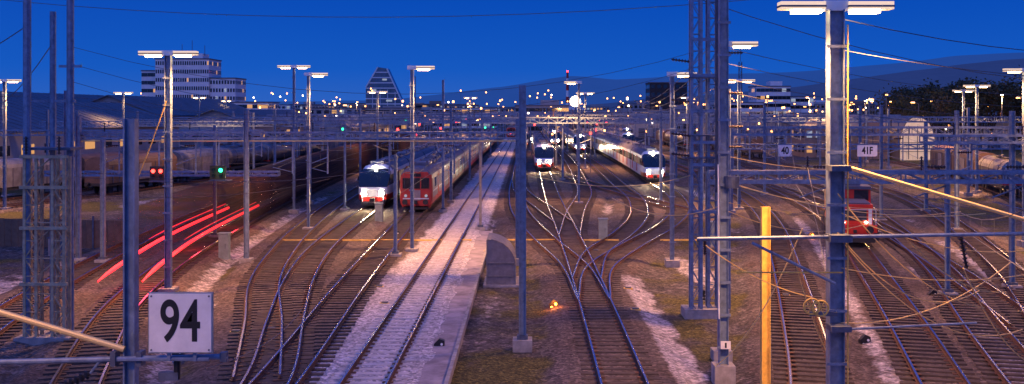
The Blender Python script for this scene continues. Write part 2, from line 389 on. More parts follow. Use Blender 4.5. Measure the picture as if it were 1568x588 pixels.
# tall lattice tower, right
mb=MB([STEEL])
mb.lattice(7.55,46,-0.3,15.5,0.42,0.12,0,0.75,0.022); mb.lattice(8.35,46.3,-0.3,15.5,0.42,0.12,0,0.75,0.022)
for z in (4.5,6.6,7.6,9.0,10.6,12.2): mb.box((8.0,45.75,z),(1.5,0.1,0.14),0)
for z in (6.6,7.6,10.2): mb.box((7.95,46.1,z+0.3),(1.9,0.9,0.06),STEELD)
mb.tube((8.9,46.2,-.3),(8.9,46.2,13.0),0.08); mb.tube((9.15,46.4,0),(9.15,46.4,10.0),0.05)
for z in (7.0,7.9,9.4,11.2): mb.insul((7.2,45.6,z),(6.4,45.6,z+0.1),0.09); mb.insul((8.8,45.7,z+.4),(9.6,45.7,z+.4),0.09)
mb.box((8,46.2,-.1),(2.0,1.2,0.5),CONC)
headT(mb,9.0,46.6,12.05,(1,)); mb.box((9.3,46.6,12.0),(1.0,0.12,0.1),0)
tw=mb.make('lattice_tower'); slight(10.3,46.4,11.6,5500,None).name='tower_lamp_light'
mb=MB([STEEL]); mb.hbeam(6.65,34.8,-.3,13.6,0.30)
for z in np.arange(1,13,1.1): mb.box((6.65,34.62,z),(0.44,0.03,0.09),0)
mb.lattice(6.65,35.2,6.2,13.5,0.3,0.05,STEELD,0.6,0.012)
for a,b in ((2.0,5.5),(3.0,7.2)): mb.tube((6.45,34.5,a),(6.42,34.5,b),0.025,WHITE,6)
mb.box((6.65,34.8,0.05),(0.7,0.7,0.7),CONC); mb.box((6.68,34.55,1.1),(0.34,0.03,0.26),WHITE); mb.box((6.68,34.53,1.1),(0.06,0.02,0.17),BLACK)
mb.tube((6.9,34.6,6.8),(6.9,34.6,6.4),0.25,STEELD,14)
mb.make('catenary_mast')
# left lattice tower
mb=MB([BEIGE])
mb.lattice(-19.55,40.5,-.3,7.2,0.46,0.11,0,0.7,0.028); mb.lattice(-18.45,40.5,-.3,7.2,0.46,0.11,0,0.7,0.028)
for z in (2.2,4.4,6.0,7.2): mb.box((-19.0,40.2,z),(1.9,0.1,0.12),0)
for i in range(10): mb.tube((-19.3,40.3,0.4+i*0.7),(-18.7,40.3,0.4+i*0.7+0.5*(i%2)),0.025)
mb.tube((-19.75,40.4,-.3),(-19.75,40.4,15),0.15,STEEL,8); mb.tube((-19.1,41.2,-.3),(-19.1,41.2,13.0),0.12,STEEL,8); mb.tube((-18.4,41.2,-.3),(-18.4,41.2,14.2),0.14,STEEL,8)
mb.box((-18.4,41.2,10.8),(0.9,0.08,0.1),STEEL); mb.box((-19.1,41.2,9.4),(1.8,0.1,0.1),STEEL); mb.box((-19.0,41.0,7.5),(1.9,1.2,0.1),STEELD)
for x in (-19.7,-18.4): mb.insul((x,40.2,7.3),(x,40.2,8.0),0.09)
mb.box((-19,40.7,-.1),(2.2,1.4,0.45),CONC)
mb.make('lattice_tower')

# ------------------------------------------------------------------ near left mast with number board 94
mb=MB([STEEL]); mb.hbeam(-6.2,16,-.3,8.88,0.18)
mb.tube((-9.6,15.85,5.08),(-4.65,15.85,5.2),0.045,0,10); mb.tube((-9.0,15.9,6.12),(-6.26,15.9,5.30),0.05,YLIT,10)
mb.tube((-6.3,15.75,5.18),(-4.9,15.75,5.18),0.03)
for x in (-6.4,-6.0): mb.box((x,15.88,5.17),(0.08,0.2,0.22),STEELD)
mb.box((-4.7,15.85,5.2),(0.1,0.12,0.14),STEELD)
mb.insul((-7.45,15.8,4.62),(-6.75,15.8,4.95),0.075,BLACK,9); mb.tube((-6.75,15.8,4.95),(-6.6,15.85,5.16),0.02)
mb.tube((-8.6,15.8,4.4),(-7.45,15.8,4.62),0.02)
mb.tube((-5.43,15.86,5.2),(-5.43,15.86,4.85),0.05,BLACK,8); mb.box((-5.55,15.86,4.9),(0.3,0.12,0.12),STEELD)
mb.make('catenary_mast')
sg=empty('track_number_sign',(-5.31,15.68,5.76))
mb=MB([WHITE]); mb.box((0,0,0),(0.99,0.035,0.93),mat('sign_frame',(0.4,0.42,0.42),0.4,0.5)); mb.box((0,-0.02,0),(0.95,0.03,0.89),WHITE)
for dx in (-.44,.44):
    for dz_ in (-.41,.41): mb.tube((dx,-0.036,dz_),(dx,-0.045,dz_),0.015,STEELD,8)
mb.box((-0.2,0.05,-0.5),(0.05,0.04,0.2),STEEL); mb.box((0.2,0.05,-0.5),(0.05,0.04,0.2),STEEL)
mb.make('board',sg)
def text(s,loc,size,parent,m,sx=0.7,off=0.0,name='digits'):
    cu=bpy.data.curves.new(name,'FONT'); cu.body=s; cu.size=size; cu.align_x='CENTER'; cu.align_y='CENTER'; cu.offset=off; cu.extrude=0.002
    o=bpy.data.objects.new(name,cu); COL.objects.link(o); bpy.context.view_layer.update()
    dg=bpy.context.evaluated_depsgraph_get(); me=bpy.data.meshes.new_from_object(o.evaluated_get(dg)); bpy.data.objects.remove(o)
    me.materials.clear(); me.materials.append(m); o=place(me,name,parent,loc); o.rotation_euler=(math.radians(90),0,0); o.scale=(sx,1,1); return o
text('94',(0,-0.039,0.0),0.90,sg,BLACK,0.70,0.012)

# cross arms on the right lamp mast
mb=MB([STEEL])
mb.tube((4.3,26.0,5.75),(14.6,26.0,5.92),0.05,0,8); mb.tube((5.7,26.0,5.65),(7.8,26.0,4.62),0.04,0,8)
mb.tube((8.2,26.0,7.55),(13.5,26.0,5.98),0.055,YLIT,8)
mb.tube((7.9,26.0,3.45),(11.4,26.0,3.62),0.03,0,6); mb.tube((5.3,26.0,4.9),(8.0,26.0,4.9),0.02,YELP,6)
mb.insul((11.0,26.0,5.8),(11.15,26.0,5.0),0.08,BLACK,8); mb.insul((4.5,26,5.7),(4.5,26,5.35),0.06)
for x,z in ((7.2,4.05),(7.42,4.0)):
    for k in range(14):
        a=k*math.pi/7; b=(k+1)*math.pi/7; mb.tube((x+.2*math.cos(a),25.95,z+.2*math.sin(a)),(x+.2*math.cos(b),25.95,z+.2*math.sin(b)),.028,YELP,5)
    for k in range(3): a=k*math.pi/3; mb.tube((x-.18*math.cos(a),25.95,z-.18*math.sin(a)),(x+.18*math.cos(a),25.95,z+.18*math.sin(a)),.015,YELP,4)
mb.box((7.5,26,3.85),(0.7,0.1,0.1),STEELD); mb.box((7.9,26,5.78),(0.55,0.5,0.18),STEELD); mb.box((7.9,26,7.55),(0.5,0.5,0.14),STEELD); mb.box((7.9,26,3.5),(0.5,0.5,0.14),STEELD)
mb.tube((8.13,26.0,0),(8.13,26.0,11.2),0.02,YELP,6)
mb.make('catenary_cross_arm')

# ------------------------------------------------------------------ gantries
tracks_over=['c0','c1','c2','c4','c3','c5','l0','l1','l2','g0','g1','r1','r2','r3','r4','r5']
def gantry(d,x0,x1,z,masts,hgt=0.55,m=None,drops=True,top=None,t=0.11):
    mb=MB([m or STEEL])
    for zz in (z,z+hgt):
        for yy in (-0.25,0.25): mb.box(((x0+x1)/2,d+yy,zz),(x1-x0,t,t),0)
    n=int((x1-x0)/0.9)
    for i in range(n+1):
        x=x0+(x1-x0)*i/n
        for yy in (-0.25,0.25): mb.box((x,d+yy,z+hgt/2),(0.05,0.05,hgt),0)
        if i<n and d<130:
            xn=x0+(x1-x0)*(i+1)/n; a,b=(z,z+hgt) if i%2 else (z+hgt,z)
            for yy in (-0.25,0.25): mb.tube((x,d+yy,a),(xn,d+yy,b),0.03,0,4)
    for xm in masts:
        mb.hbeam(xm,d-0.45,-.3,(top or z+hgt+0.9)+random.uniform(-.3,.6),0.26,0); mb.box((xm,d-0.45,-0.05),(0.7,0.7,0.4),CONC)
        mb.box((xm,d-0.3,z+hgt/2),(0.4,0.3,0.1),STEELD)
    if drops:
        for k in tracks_over:
            f,a,b,_=TR[k]
            if a<=d<=b:
                x=float(f(d))
                if x0<x<x1:
                    mb.tube((x+0.9,d,z),(x+0.9,d,5.2),0.05,0,6); mb.tube((x+0.9,d,6.2),(x-0.3,d,5.75),0.03,0,5); mb.insul((x+0.9,d,6.9),(x+0.2,d,6.9),0.07); mb.tube((x+.2,d,6.9),(x-.1,d,6.95),0.02,0,4)
                    mb.tube((x+0.9,d,5.3),(x-0.3,d,5.6),0.02,0,4)
                    if random.random()<0.6: mb.insul((x,d,z+hgt),(x,d,z+hgt+0.6),0.08)
    return mb.make('catenary_gantry')
g62=gantry(62,-27.2,-0.4,7.35,[-27,-16.9,-0.6],0.35)
mb=MB([YLIT]); mb.tube((-27,61.6,7.2),(-.6,61.6,7.2),.04,0,6); mb.make('lit_tie_bar',g62)  # yellow bar gives the gantry's lower edge a lamplit colour
gantry(78,14.6,62,7.2,[14.8,32.5,48,61],0.55,t=.17)
gantry(38.5,6.8,26,6.35,[7.2,21.2],0.35,t=.14)
gantry(92,17.8,56,5.6,[18.2,35.6],0.4,None,False,8)
gantry(102,-36,17.5,7.8,[-35.5,-21.6,-7.6,13.2,17.3])
gantry(112,17.8,62,7.8,[25.8,36.2,48,60])
gantry(122,-58,-20,7.2,[-57,-43,-30])
gantry(135,-40,60,7.6,[-36,-22,-7.6,4.6,19.5,33,46.5,59],t=.14)
gantry(150,-60,-22,7.2,[-57,-43,-30])
gantry(165,-42,60,7.8,[-37,-22,-7.4,4.6,19.5,33,47,58],t=.16)
gantry(185,-60,62,7.2,[-50,-30,-12,8.9,26,40,61],t=.16)
gantry(205,-45,62,7.8,[-30,-22,-7.4,4.6,13.4,33,47,58],t=.18)
gantry(230,-60,62,7.0,[-50,-30,-17,0.6,8.9,20,40,61],t=.18)
gantry(255,-45,66,8.2,[-30,-22,-7.4,4.6,13.4,33,47,58],t=.2)
gantry(315,-50,70,8.2,[-30,-22,-7.4,4.6,13.4,33,47,58],t=.22)
gantry(85,-48,-22,7.0,[-47,-38],0.4); gantry(70,-34,-17,4.6,[-33.8],0.25,None,False,5.2)
gantry(52,20,36,7.4,[],0.35)
# ------------------------------------------------------------------ overhead wires
mb=MB([WIRE])
for k in tracks_over:
    f,a,b,_=TR[k]; sup=[102,135,165,205,255,315,400]
    if k[0]=='r': sup=[22,38.5,52,78,112,135,165,205,255,315]
    if k[0] in 'lg': sup=[62,102,135,165,205,255,315]
    if k=='c0': sup=[40,62,102,135,165,205,255,315]
    sup=[s for s in sup if a<=s<=b]
    for s0,s1 in zip(sup[:-1],sup[1:]):
        n=10 if s0<170 else 5; r=0.012 if s0<110 else 0.018
        prev=None
        for i in range(n+1):
            t=i/n; d=s0+(s1-s0)*t; x=float(f(d)); c=Vector((x,d,5.55)); q=Vector((x,d,6.9-0.9*4*t*(1-t)))
            if prev: mb.tube(prev[0],c,r,0,3); mb.tube(prev[1],q,r,0,3)
            if s0<140 and 0<i<n: mb.tube(c,q,0.006,0,3)
            prev=(c,q)
mb.make('overhead_wires')
mb=MB([WIRE])
W=mb.wire
W((-9,30,14.2),(3.2,30,14.0),1.75,0.018); W((-40,30,20),(40,34,15),1.5,0.02)
W((-30,52,15.0),(10,46,14.0),1.0,0.02)
W((7.2,46,14.2),(45,60,11.0),2.0,0.02); W((7.9,26.3,11.4),(30,40,12.0),0.9,0.015); W((7.9,26.3,10.6),(20,30,9.9),0.3,0.012)
W((-19.7,40.4,12.4),(-40,60,9.5),0.7,0.02); W((-19.1,41,11.6),(-46,85,9.5),1.2,0.02); W((-19.7,40.4,9.6),(-30,40,10.4),0.3,0.02)
for z in (10.2,10.9,11.6): W((-18.4,41.2,z),(8,46,z+0.2),2.3-0.2*(z-10),0.013)
for z in (10.0,10.6,11.3,12.0): W((8.3,46.3,z),(14,135,10.5),1.2,0.018); W((8.3,46.3,z),(50,78,z-1.2),1.4,0.016)
for z in (9.4,9.9): W((-27,60,z),(-0.3,62,9.2),0.9,0.018)
for x0,z0,x1,z1,s in ((7.9,7.5,17,5.6,.3),(7.9,6.9,13,3.4,.6),(7.9,5.9,12.8,3.9,.9),(8,5.7,14.5,2.6,1.0),(8,3.6,14,4.6,.5),(4.5,5.6,7.8,3.9,.2),(6.7,5.6,8,2.4,.3),(8,5.0,14.8,4.2,.25),(11.1,5.0,13.8,2.1,.5),(7.0,6.0,5.0,2.2,.5),(8.0,6.4,15,4.9,.4),(9.6,5.8,13.2,4.0,.4),(12.5,3.9,16,5.2,.5),(13,2.6,15.5,4.4,.3)):
    W((x0,26.1,z0),(x1,26.1+abs(x1-x0)*0.6,z1),s,0.017,YLIT if random.random()<.8 else 0)
for x0,z0,x1,z1,s in ((-19,6.5,-10,5.3,.5),(-19,5.8,-12,4.9,.6),(-17.5,6.6,-8.3,5.6,.6)): W((x0,40.5,z0),(x1,62,z1),s,0.013)
for a,b in (((8.0,46,7.2),(20,52,6.2)),((8.4,46,6.0),(16,40,5.2)),((8.4,46,5.0),(22,52,3.9)),((6.8,34.8,6.6),(17,38,5.2)),((6.8,34.8,5.6),(14,42,4.4)),((6.6,34.8,5.8),(3.3,40,5.6)),((7.3,46,6.1),(-0.2,39.7,6.6))): W(a,b,0.5,0.018,YLIT)
W((-4.7,15.9,5.2),(-0.5,30,1.0),0.6,0.008); W((-5,15.9,5.0),(-9.5,45,1.0),0.5,0.01); W((-18,51,9.5),(-19.5,51,5.5),0.15,0.03,YELP); W((-18,51,6.5),(-10,60,6.2),.2,0.012)
mb.make('power_cables')

# ------------------------------------------------------------------ signals
def signal(x,y,z,lens,text2=None):
    p=empty('railway_signal',(x,y,z)); mb=MB([BLACK]); mb.box((0,0,0),(0.95,0.12,0.85),BLACK); mb.box((0,0.15,0),(0.5,0.2,0.5),STEELD)
    for i,(dx,dz_) in enumerate(((-.25,.15),(.2,.15),(-.25,-.2),(.2,-.2))):
        mb.tube((dx,-0.06,dz_),(dx,-0.13,dz_),0.12,BLACK,12); on=(i<2 and lens is LENSR) or (i==1)
        mb.tube((dx,-0.13,dz_),(dx,-0.15,dz_),0.12 if on else .1,lens if on else GLASS,12)
        mb.box((dx,-.22,dz_+.13),(.24,.18,.02),BLACK)
    mb.box((0,0.2,1.2),(0.08,0.08,2.0),STEEL); mb.box((0,0.5,-0.5),(1.2,0.9,0.05),STEELD); mb.make('signal_head',p)
    l=plight(0,-0.9,0,7,p,(1,.05,.03) if lens is LENSR else (.05,1,.4),0.1)
signal(-22.2,61.5,5.25,LENSR); signal(-18.6,61.5,5.3,LENSG)
for s,x in (('40',19.4),('41F',25.6)):
    p=empty('track_number_sign',(x,77.2,6.0)); mb=MB([WHITE]); mb.box((0,0,0),(1.0 if s=='40' else 1.5,0.05,0.85),WHITE); mb.box((0,0.1,0.8),(0.08,0.06,1.2),STEEL); mb.make('board',p)
    text(s,(0,-0.03,0),0.75,p,BLACK,0.75,0.02)
# dwarf signals and small equipment
def dwarf(x,y,lens=None):
    p=empty('dwarf_signal',(x,y,-0.25)); mb=MB([BLACK])
    mb.add([(-.2,0,0),(.2,0,0),(.2,0,.42),(0,0,.5),(-.2,0,.3),(-.2,.25,0),(.2,.25,0),(.2,.25,.42),(0,.25,.5),(-.2,.25,.3)],[(0,1,2,3,4),(9,8,7,6,5),(0,5,6,1),(1,6,7,2),(2,7,8,3),(3,8,9,4),(4,9,5,0)],BLACK)
    mb.box((0,.12,-.05),(.5,.4,.1),CONC)
    for dx,dz_ in ((-.08,.14),(.1,.14),(.1,.3)): mb.tube((dx,-.01,dz_),(dx,-.03,dz_),.06 if lens else .05,lens or WHITE,10)
    mb.make('signal_body',p)
    if lens: plight(0,-.4,.4,45,p,(1,.25,.04),0.08)
dwarf(1.2,47.5,LENSO); dwarf(-3.4,39.3); dwarf(8.6,50); dwarf(-9.6,75); dwarf(13.2,40,None); dwarf(19.8,50); dwarf(-13,38); dwarf(16.4,88,LENSO); dwarf(20.5,74,LENSO)
for x,y in ((-11.9,41.8),(-10.6,42.3),(-6.7,48),(4.9,46.5),(5.1,52),(-7.6,52.5),(12.6,50),(4.4,66),(-2.6,66)):
    mb=MB([YELP]); mb.box((0,0,.12),(.45,.3,.24)); mb.box((0,0,.26),(.3,.2,.06),STEELD); mb.tube((.2,0,.1),(.6,0,.08),.03,STEELD,6); mb.make('point_motor',loc=(x,y,-.22))
# cabinets
for x,y in ((-18.8,63.5),(12.8,70),(-12.2,84),(5.3,72)):
    mb=MB([mat('cabinet_grey',(.20,.25,.27),.5,0)]); mb.box((0,0,.85),(.6,.5,1.6)); mb.box((0,0,1.68),(.7,.6,.06)); mb.box((0,0,.0),(.7,.6,.15),CONC); mb.box((.12,-.26,.9),(.04,.02,.3),STEELD); mb.make('relay_cabinet',loc=(x,y,-.25))
# curved shelter
mb=MB([mat('corrugated_sheet',(.24,.22,.21),.6,.2,.25,6)]); n=12; w=1.5; Lg=2.6; vs=[]
prof=[(w/2,0),(w/2,1.1)]+[(-w/2+w*math.cos(t),1.1+1.35*math.sin(t)) for t in np.linspace(0,math.pi/2,n)][1:]
NY=40
for j,y in enumerate(np.linspace(0,Lg,NY)):
    k=.02*(j%2)
    for i,(px,pz) in enumerate(prof): vs.append((px+k,y,pz+k))
m_=len(prof); fs=[(j*m_+i,j*m_+i+1,(j+1)*m_+i+1,(j+1)*m_+i) for j in range(NY-1) for i in range(m_-1)]
mb.add(vs,fs,0); mb.add([(p[0]-.03 if i<2 else p[0],.03,p[1]-.03) for i,(p) in enumerate(prof)]+[(-w/2,.03,0)],[tuple(range(m_+1))],mat('shelter_panel',(.20,.18,.19),.4))
mb.box((-w/2,0.02,1.2),(.06,.06,2.4)); mb.box((w/2,0.02,.55),(.06,.06,1.1)); mb.box((0,-.03,1.2),(1.4,.04,.05)); mb.box((-w/2,Lg/2,1.2),(.04,Lg,2.3),mat('shelter_side',(.15,.15,.17),.6)); mb.box((0,1.3,-.02),(1.9,3,.12),CONC)
mb.box((-.05,-.02,.5),(1.35,.03,.04))
mb.make('curved_shelter',loc=(-1.4,54,-.2))
# walkway with kerb
mb=MB([mat('asphalt_walkway',(.28,.245,.28),.9,0,.4,1.1,bump=.3)]); mb.box((-3.35,46,-.12),(1.15,62,.2),0)
for i in range(60): mb.box((-2.68,15.5+i*1.03,-.08),(.14,1.0,.32+random.uniform(-.02,.02)),CONC,random.uniform(-.01,.01))
mb.make('walkway')
# cable duct crossing the tracks
mb=MB([YELP])
for a,b in ((-17,-5.95),(-4.7,-3.9),(-1.4,1.9),(3.8,6.3),(9.2,14)): mb.box(((a+b)/2,71+0.2*random.random(),.05),(b-a,.1,.10))
mb.make('cable_duct')
# fence + low wall left
mb=MB([mat('fence_timber',(.16,.10,.07),.85)])
for i in range(46):
    x=-48+i*0.5; y=62-(x+48)*0.15
    mb.box((x,y,.7),(.44,.05,1.9+random.uniform(-.03,.03)),0)
    if i%5==0: mb.box((x-.25,y-.06,.8),(.1,.1,2.3),STEELD)
mb.make('fence',loc=(-1,10,0))
mb=MB([STEELD])
for i in range(60):
    mb.tube((-58+i*.5,52,-.3),(-58+i*.5,52,1.1),.015,0,4)
for z in (.2,1.05): mb.tube((-58,52,z),(-28.5,52,z),.02,0,4)
mb.make('railing_fence')
for x,y in ((-31,48),(-34,56),(-30,66),(-38,64)):
    mb=MB([CONC]); mb.box((0,0,.5),(1.4,.9,1.2)); mb.box((0,0,1.13),(1.5,1.0,.08),STEELD); mb.box((0,-.46,.5),(.6,.02,.9),STEELD); mb.make('relay_cabinet',loc=(x,y,-.25))

# ------------------------------------------------------------------ trains
TW=mat('train_white',(.66,.66,.70),.35,0,.12,1.5); TRED=mat('train_red',(.50,.02,.015),.35,0,.15,1.5); TGR=mat('train_roof_grey',(.11,.11,.15),.6,.1,.3,1.5)
TDK=mat('train_underframe',(.03,.03,.035),.7,.2,.3,2); TBL=mat('train_black_band',(.02,.02,.025),.25,0,0); TOR=mat('train_faded_red',(.38,.03,.025),.45,0,.2,1.5); TSG=mat('train_side_grey',(.26,.23,.24),.45,.1,.2,1.5)
HP=[(1.25,.35),(1.42,.65),(1.46,1.15),(1.46,1.95),(1.44,2.85),(1.38,3.2),(1.1,3.6),(.55,3.8),(0,3.85)]
FULL=HP+[(-x,z) for x,z in HP[:-1][::-1]]
def lev(j): return j if j<8 else 15-j
def loft(mb,secs,mf):
    n=len(secs[0]); o=len(mb.v)
    for s in secs: mb.v.extend(s)
    for i in range(len(secs)-1):
        for j in range(n-1):
            a=o+i*n+j; mb.f.append((a,a+1,a+n+1,a+n)); mb.m.append(mb.mi(mf(i,lev(j))))
        a=o+i*n; mb.f.append((a+n-1,a,a+n,a+2*n-1)); mb.m.append(mb.mi(TDK))
    return o
def bogies(mb,L):
    for y0 in (3.0,L-3.0):
        mb.box((0,y0,.45),(2.3,3.4,.35),TDK)
        for dy in (-1.25,1.25):
            for sx_ in (-.78,.78): mb.tube((sx_-.07,y0+dy,.42),(sx_+.07,y0+dy,.42),.42,TDK,14)
    mb.box((0,L/2,.55),(2.4,L*.35,.5),TDK)
def car(style,front):
    L=18.5 if style!='old' else 24
    mb=MB([TW])
    if style=='old': cols=[TDK,TOR,TSG,TSG,TSG,TGR,TGR,TGR]
    else: cols=[TDK,TW,TW,TBL,TW,TGR,TGR,TGR]
    if style=='flirt2': cols[1]=TRED; 
    def sec(y,w=1,hm=9): return [(x*w,y,min(z,hm)) for x,z in FULL]
    if front and style!='old':
        S=[(0,.72,1.6),(.12,.86,1.8),(.55,.95,2.25),(1.3,.99,2.95),(2.0,1,3.4),(2.8,1,3.75),(3.4,1,9),(L-.3,1,9)]
        def mf(i,l):
            if i<6:
                if l>=4: return GLASS if i in(1,2,3) else TW
                if l==3: return GLASS if 1<=i<4 else (TW if i<1 else TBL)
                if l==0: return TDK
                return TRED if (l==1) else TW
            return cols[l]
        secs=[sec(*s) for s in S]; o=loft(mb,secs,mf)
        n=len(FULL); mb.f.append(tuple(o+i for i in range(n))); mb.m.append(mb.mi(TW))
        mb.f.append(tuple(o+(len(S)-1)*n+i for i in range(n))[::-1]); mb.m.append(mb.mi(TDK))
        mb.box((0,-.015,.72),(1.8,.05,.42),TRED)
        for sx_ in (-1,1):
            mb.box((sx_*.78,-.06,1.22),(.56,.14,.42),TBL); mb.tube((sx_*.80,-.14,1.22),(sx_*.80,-.2,1.22),.23,HEADL,14)
            mb.tube((sx_*.35,.75,2.42),(sx_*.1,1.25,2.95),.02,TDK,4)
        mb.tube((0,2.0,3.55),(0,1.85,3.53),.15,HEADL,10)
        mb.box((0,-.35,.7),(.4,.7,.35),TDK); mb.box((0,.15,.32),(2.1,.3,.4),TDK)
        for sx_ in (-1,1): mb.box((sx_*1.62,1.9,2.5),(.1,.25,.4),TDK)
        y0=4.5
    elif front:
        secs=[sec(*s) for s in [(0,.90,3.45),(.08,.96,3.7),(.35,1,9),(L-.3,1,9)]]
        o=loft(mb,secs,lambda i,l:(TOR if l<5 else TGR) if i<2 else cols[l]); n=len(FULL)
        mb.f.append(tuple(o+i for i in range(n))); mb.m.append(mb.mi(TOR)); mb.f.append(tuple(o+3*n+i for i in range(n))[::-1]); mb.m.append(mb.mi(TDK))
        for x_ in (-.82,0,.82): mb.box((x_,-.02,2.45),(.64,.06,.85),GLASS); mb.box((x_,-.012,2.45),(.72,.04,.95),TDK)
        mb.box((0,-.03,3.18),(.9,.08,.28),TBL); mb.box((0,-.02,1.4),(.8,.05,.9),TSG); mb.box((0,-.03,1.1),(2.3,.05,.10),TW)
        for x_ in (-.9,.9):
            mb.tube((x_,0,1.35),(x_,-.1,1.35),.13,GLASSC,12); mb.tube((x_,.1,.85),(x_,-.6,.85),.09,TDK,8); mb.tube((x_,-.6,.85),(x_,-.68,.85),.24,TDK,12)
        mb.box((0,-.2,.8),(.25,.5,.25),TDK); mb.box((0,.1,.3),(2.2,.2,.3),TDK); y0=2.2
    else:
        secs=[sec(.3),sec(L-.3)]; o=loft(mb,secs,lambda i,l:cols[l]); n=len(FULL)
        mb.f.append(tuple(o+i for i in range(n))); mb.m.append(mb.mi(TDK)); mb.f.append(tuple(o+n+i for i in range(n))[::-1]); mb.m.append(mb.mi(TDK)); y0=1.4
    y=y0; i=0
    while y<L-2:
        for sx_ in (-1,1):
            door=(i%4==2)
            if door:
                mb.box((sx_*1.465,y+.65,1.95),(.03,1.3,2.0),TRED if style!='old' else TOR)
                mb.box((sx_*1.475,y+.65,2.3),(.03,.8,.9),GLASSD)
            else: mb.box((sx_*1.46,y+.7,2.4),(.03,1.3,.82),random.choice([GLASS,GLASSD,GLASSD]))
        y+=1.65; i+=1
    if style=='old': 
        for sx_ in (-1,1): mb.box((sx_*1.462,L/2,1.72),(.01,L-1.2,.12),TW)
    for yy in np.arange(4,L-2,3.1):
        mb.box((random.uniform(-.2,.2),yy,3.93),(1.3,random.uniform(1.0,2.2),.22),TGR if random.random()<.6 else TSG)
        mb.tube((.5,yy+1,3.85),(.5,yy+1,4.15),.06,INSUL,6)
    if front or random.random()<.4:
        mb.tube((-.7,L-5,4.05),(0,L-3.5,4.6),.03,TDK,5); mb.tube((.7,L-5,4.05),(0,L-3.5,4.6),.03,TDK,5); mb.tube((0,L-3.5,4.6),(0,L-5,5.3),.03,TDK,5); mb.tube((-.8,L-5,5.3),(.8,L-5,5.3),.03,TDK,5)
    bogies(mb,L); mb.box((0,L,1.9),(1.8,.7,2.4),BLACK)
    return mb,L
CARS={}
def train(trk,d0,n,style,lights=True,e=500):
    p=empty('passenger_train',(X(trk,d0),d0,0.2)); d=d0; inv=p.location.copy()
    for i in range(n):
        key=(style,i==0)
        if key not in CARS:
            mb,L=car(*key); o=mb.make('car'); CARS[key]=(o.data,L); bpy.data.objects.remove(o)
        me,L=CARS[key]; a=X(trk,d); b=X(trk,d+L); h=math.atan((b-a)/L)
        place(me,'car_%d'%(i+1),p,(a-inv.x,d-inv.y,0),-h); d+=L*math.cos(h)
    if lights:
        l=bpy.data.lights.new('headlight','SPOT'); l.energy=e; l.spot_size=math.radians(85); l.spot_blend=.8; l.color=(1,.66,.32); l.shadow_soft_size=.3
        o=bpy.data.objects.new('headlight',l); COL.objects.link(o); o.parent=p; o.location=(0,-.5,1.35); o.rotation_euler=(math.radians(68),0,math.radians(180))
train('l0',94,8,'flirt',True,2600); train('l2',90,8,'old',False)
train('c1',152,5,'flirt2',True,3400); train('c3',127,9,'flirt',True,3600); train('c4',217,6,'flirt2',True,2000)
train('c5',262,5,'flirt',True,900); train('c2',250,6,'flirt',False); train('r2',300,4,'flirt2',False); train('r1',235,5,'flirt',True,500); train('c0',330,4,'old',False)
# red shunting locomotive
lp=empty('shunting_locomotive',(X('r2',67),67,.2),-math.atan((X('r2',72)-X('r2',67))/5)); mb=MB([TRED])
LR=mat('loco_red',(.62,.035,.015),.4,0,.15,2)
mb.box((0,5.2,1.0),(2.9,10.4,.5),TDK); mb.box((0,2.0,1.95),(2.3,3.8,1.45),LR); mb.box((0,8.4,1.9),(2.3,3.8,1.35),LR)
mb.box((0,5.2,2.25),(2.85,2.9,2.4),LR); mb.box((0,5.2,3.52),(2.95,3.2,.2),TGR); mb.box((0,5.2,3.68),(1.6,2.0,.14),TGR)
for x_ in (-.8,.8): mb.box((x_,3.73,3.0),(.85,.04,.62),GLASS); mb.box((x_,3.74,3.0),(.95,.03,.72),TDK)
mb.box((0,2.0,2.72),(2.0,3.4,.1),TGR)
mb.box((0,.08,1.98),(1.5,.05,.7),TDK)
for i in range(6): mb.box((0,.05,1.72+i*.11),(1.4,.03,.04),TGR)
mb.box((0,-.02,1.05),(2.8,.12,.62),LR)
for x_ in (-.98,.98):
    mb.box((x_,.075,1.9),(.22,.04,1.0),WHITE); mb.tube((x_*.9,-.08,1.1),(x_*.9,-.55,1.1),.1,TDK,10); mb.tube((x_*.9,-.55,1.1),(x_*.9,-.62,1.1),.25,TDK,16)
    mb.tube((x_*.72,.05,1.5),(x_*.72,-.03,1.5),.11,LENSW,12); mb.tube((x_*1.35,0,1.3),(x_*1.35,0,2.4),.02,WHITE,5); mb.box((x_*1.35,-.02,.6),(.3,.3,.5),TDK)
mb.tube((-1.32,0,2.35),(1.32,0,2.35),.02,WHITE,5); mb.box((0,-.15,.95),(.2,.35,.2),TDK); mb.box((0,-.05,.4),(2.5,.15,.35),TDK)
for y0 in (2.2,8.2):
    for sx_ in (-.78,.78): mb.tube((sx_-.07,y0,.5),(sx_+.07,y0,.5),.5,TDK,16)
mb.tube((0,4.4,3.75),(0,6.0,4.5),.03,TDK,5); mb.tube((0,6,4.5),(0,4.6,5.2),.03,TDK,5); mb.tube((-.8,4.6,5.2),(.8,4.6,5.2),.03,TDK,5)
mb.make('loco_body',lp)
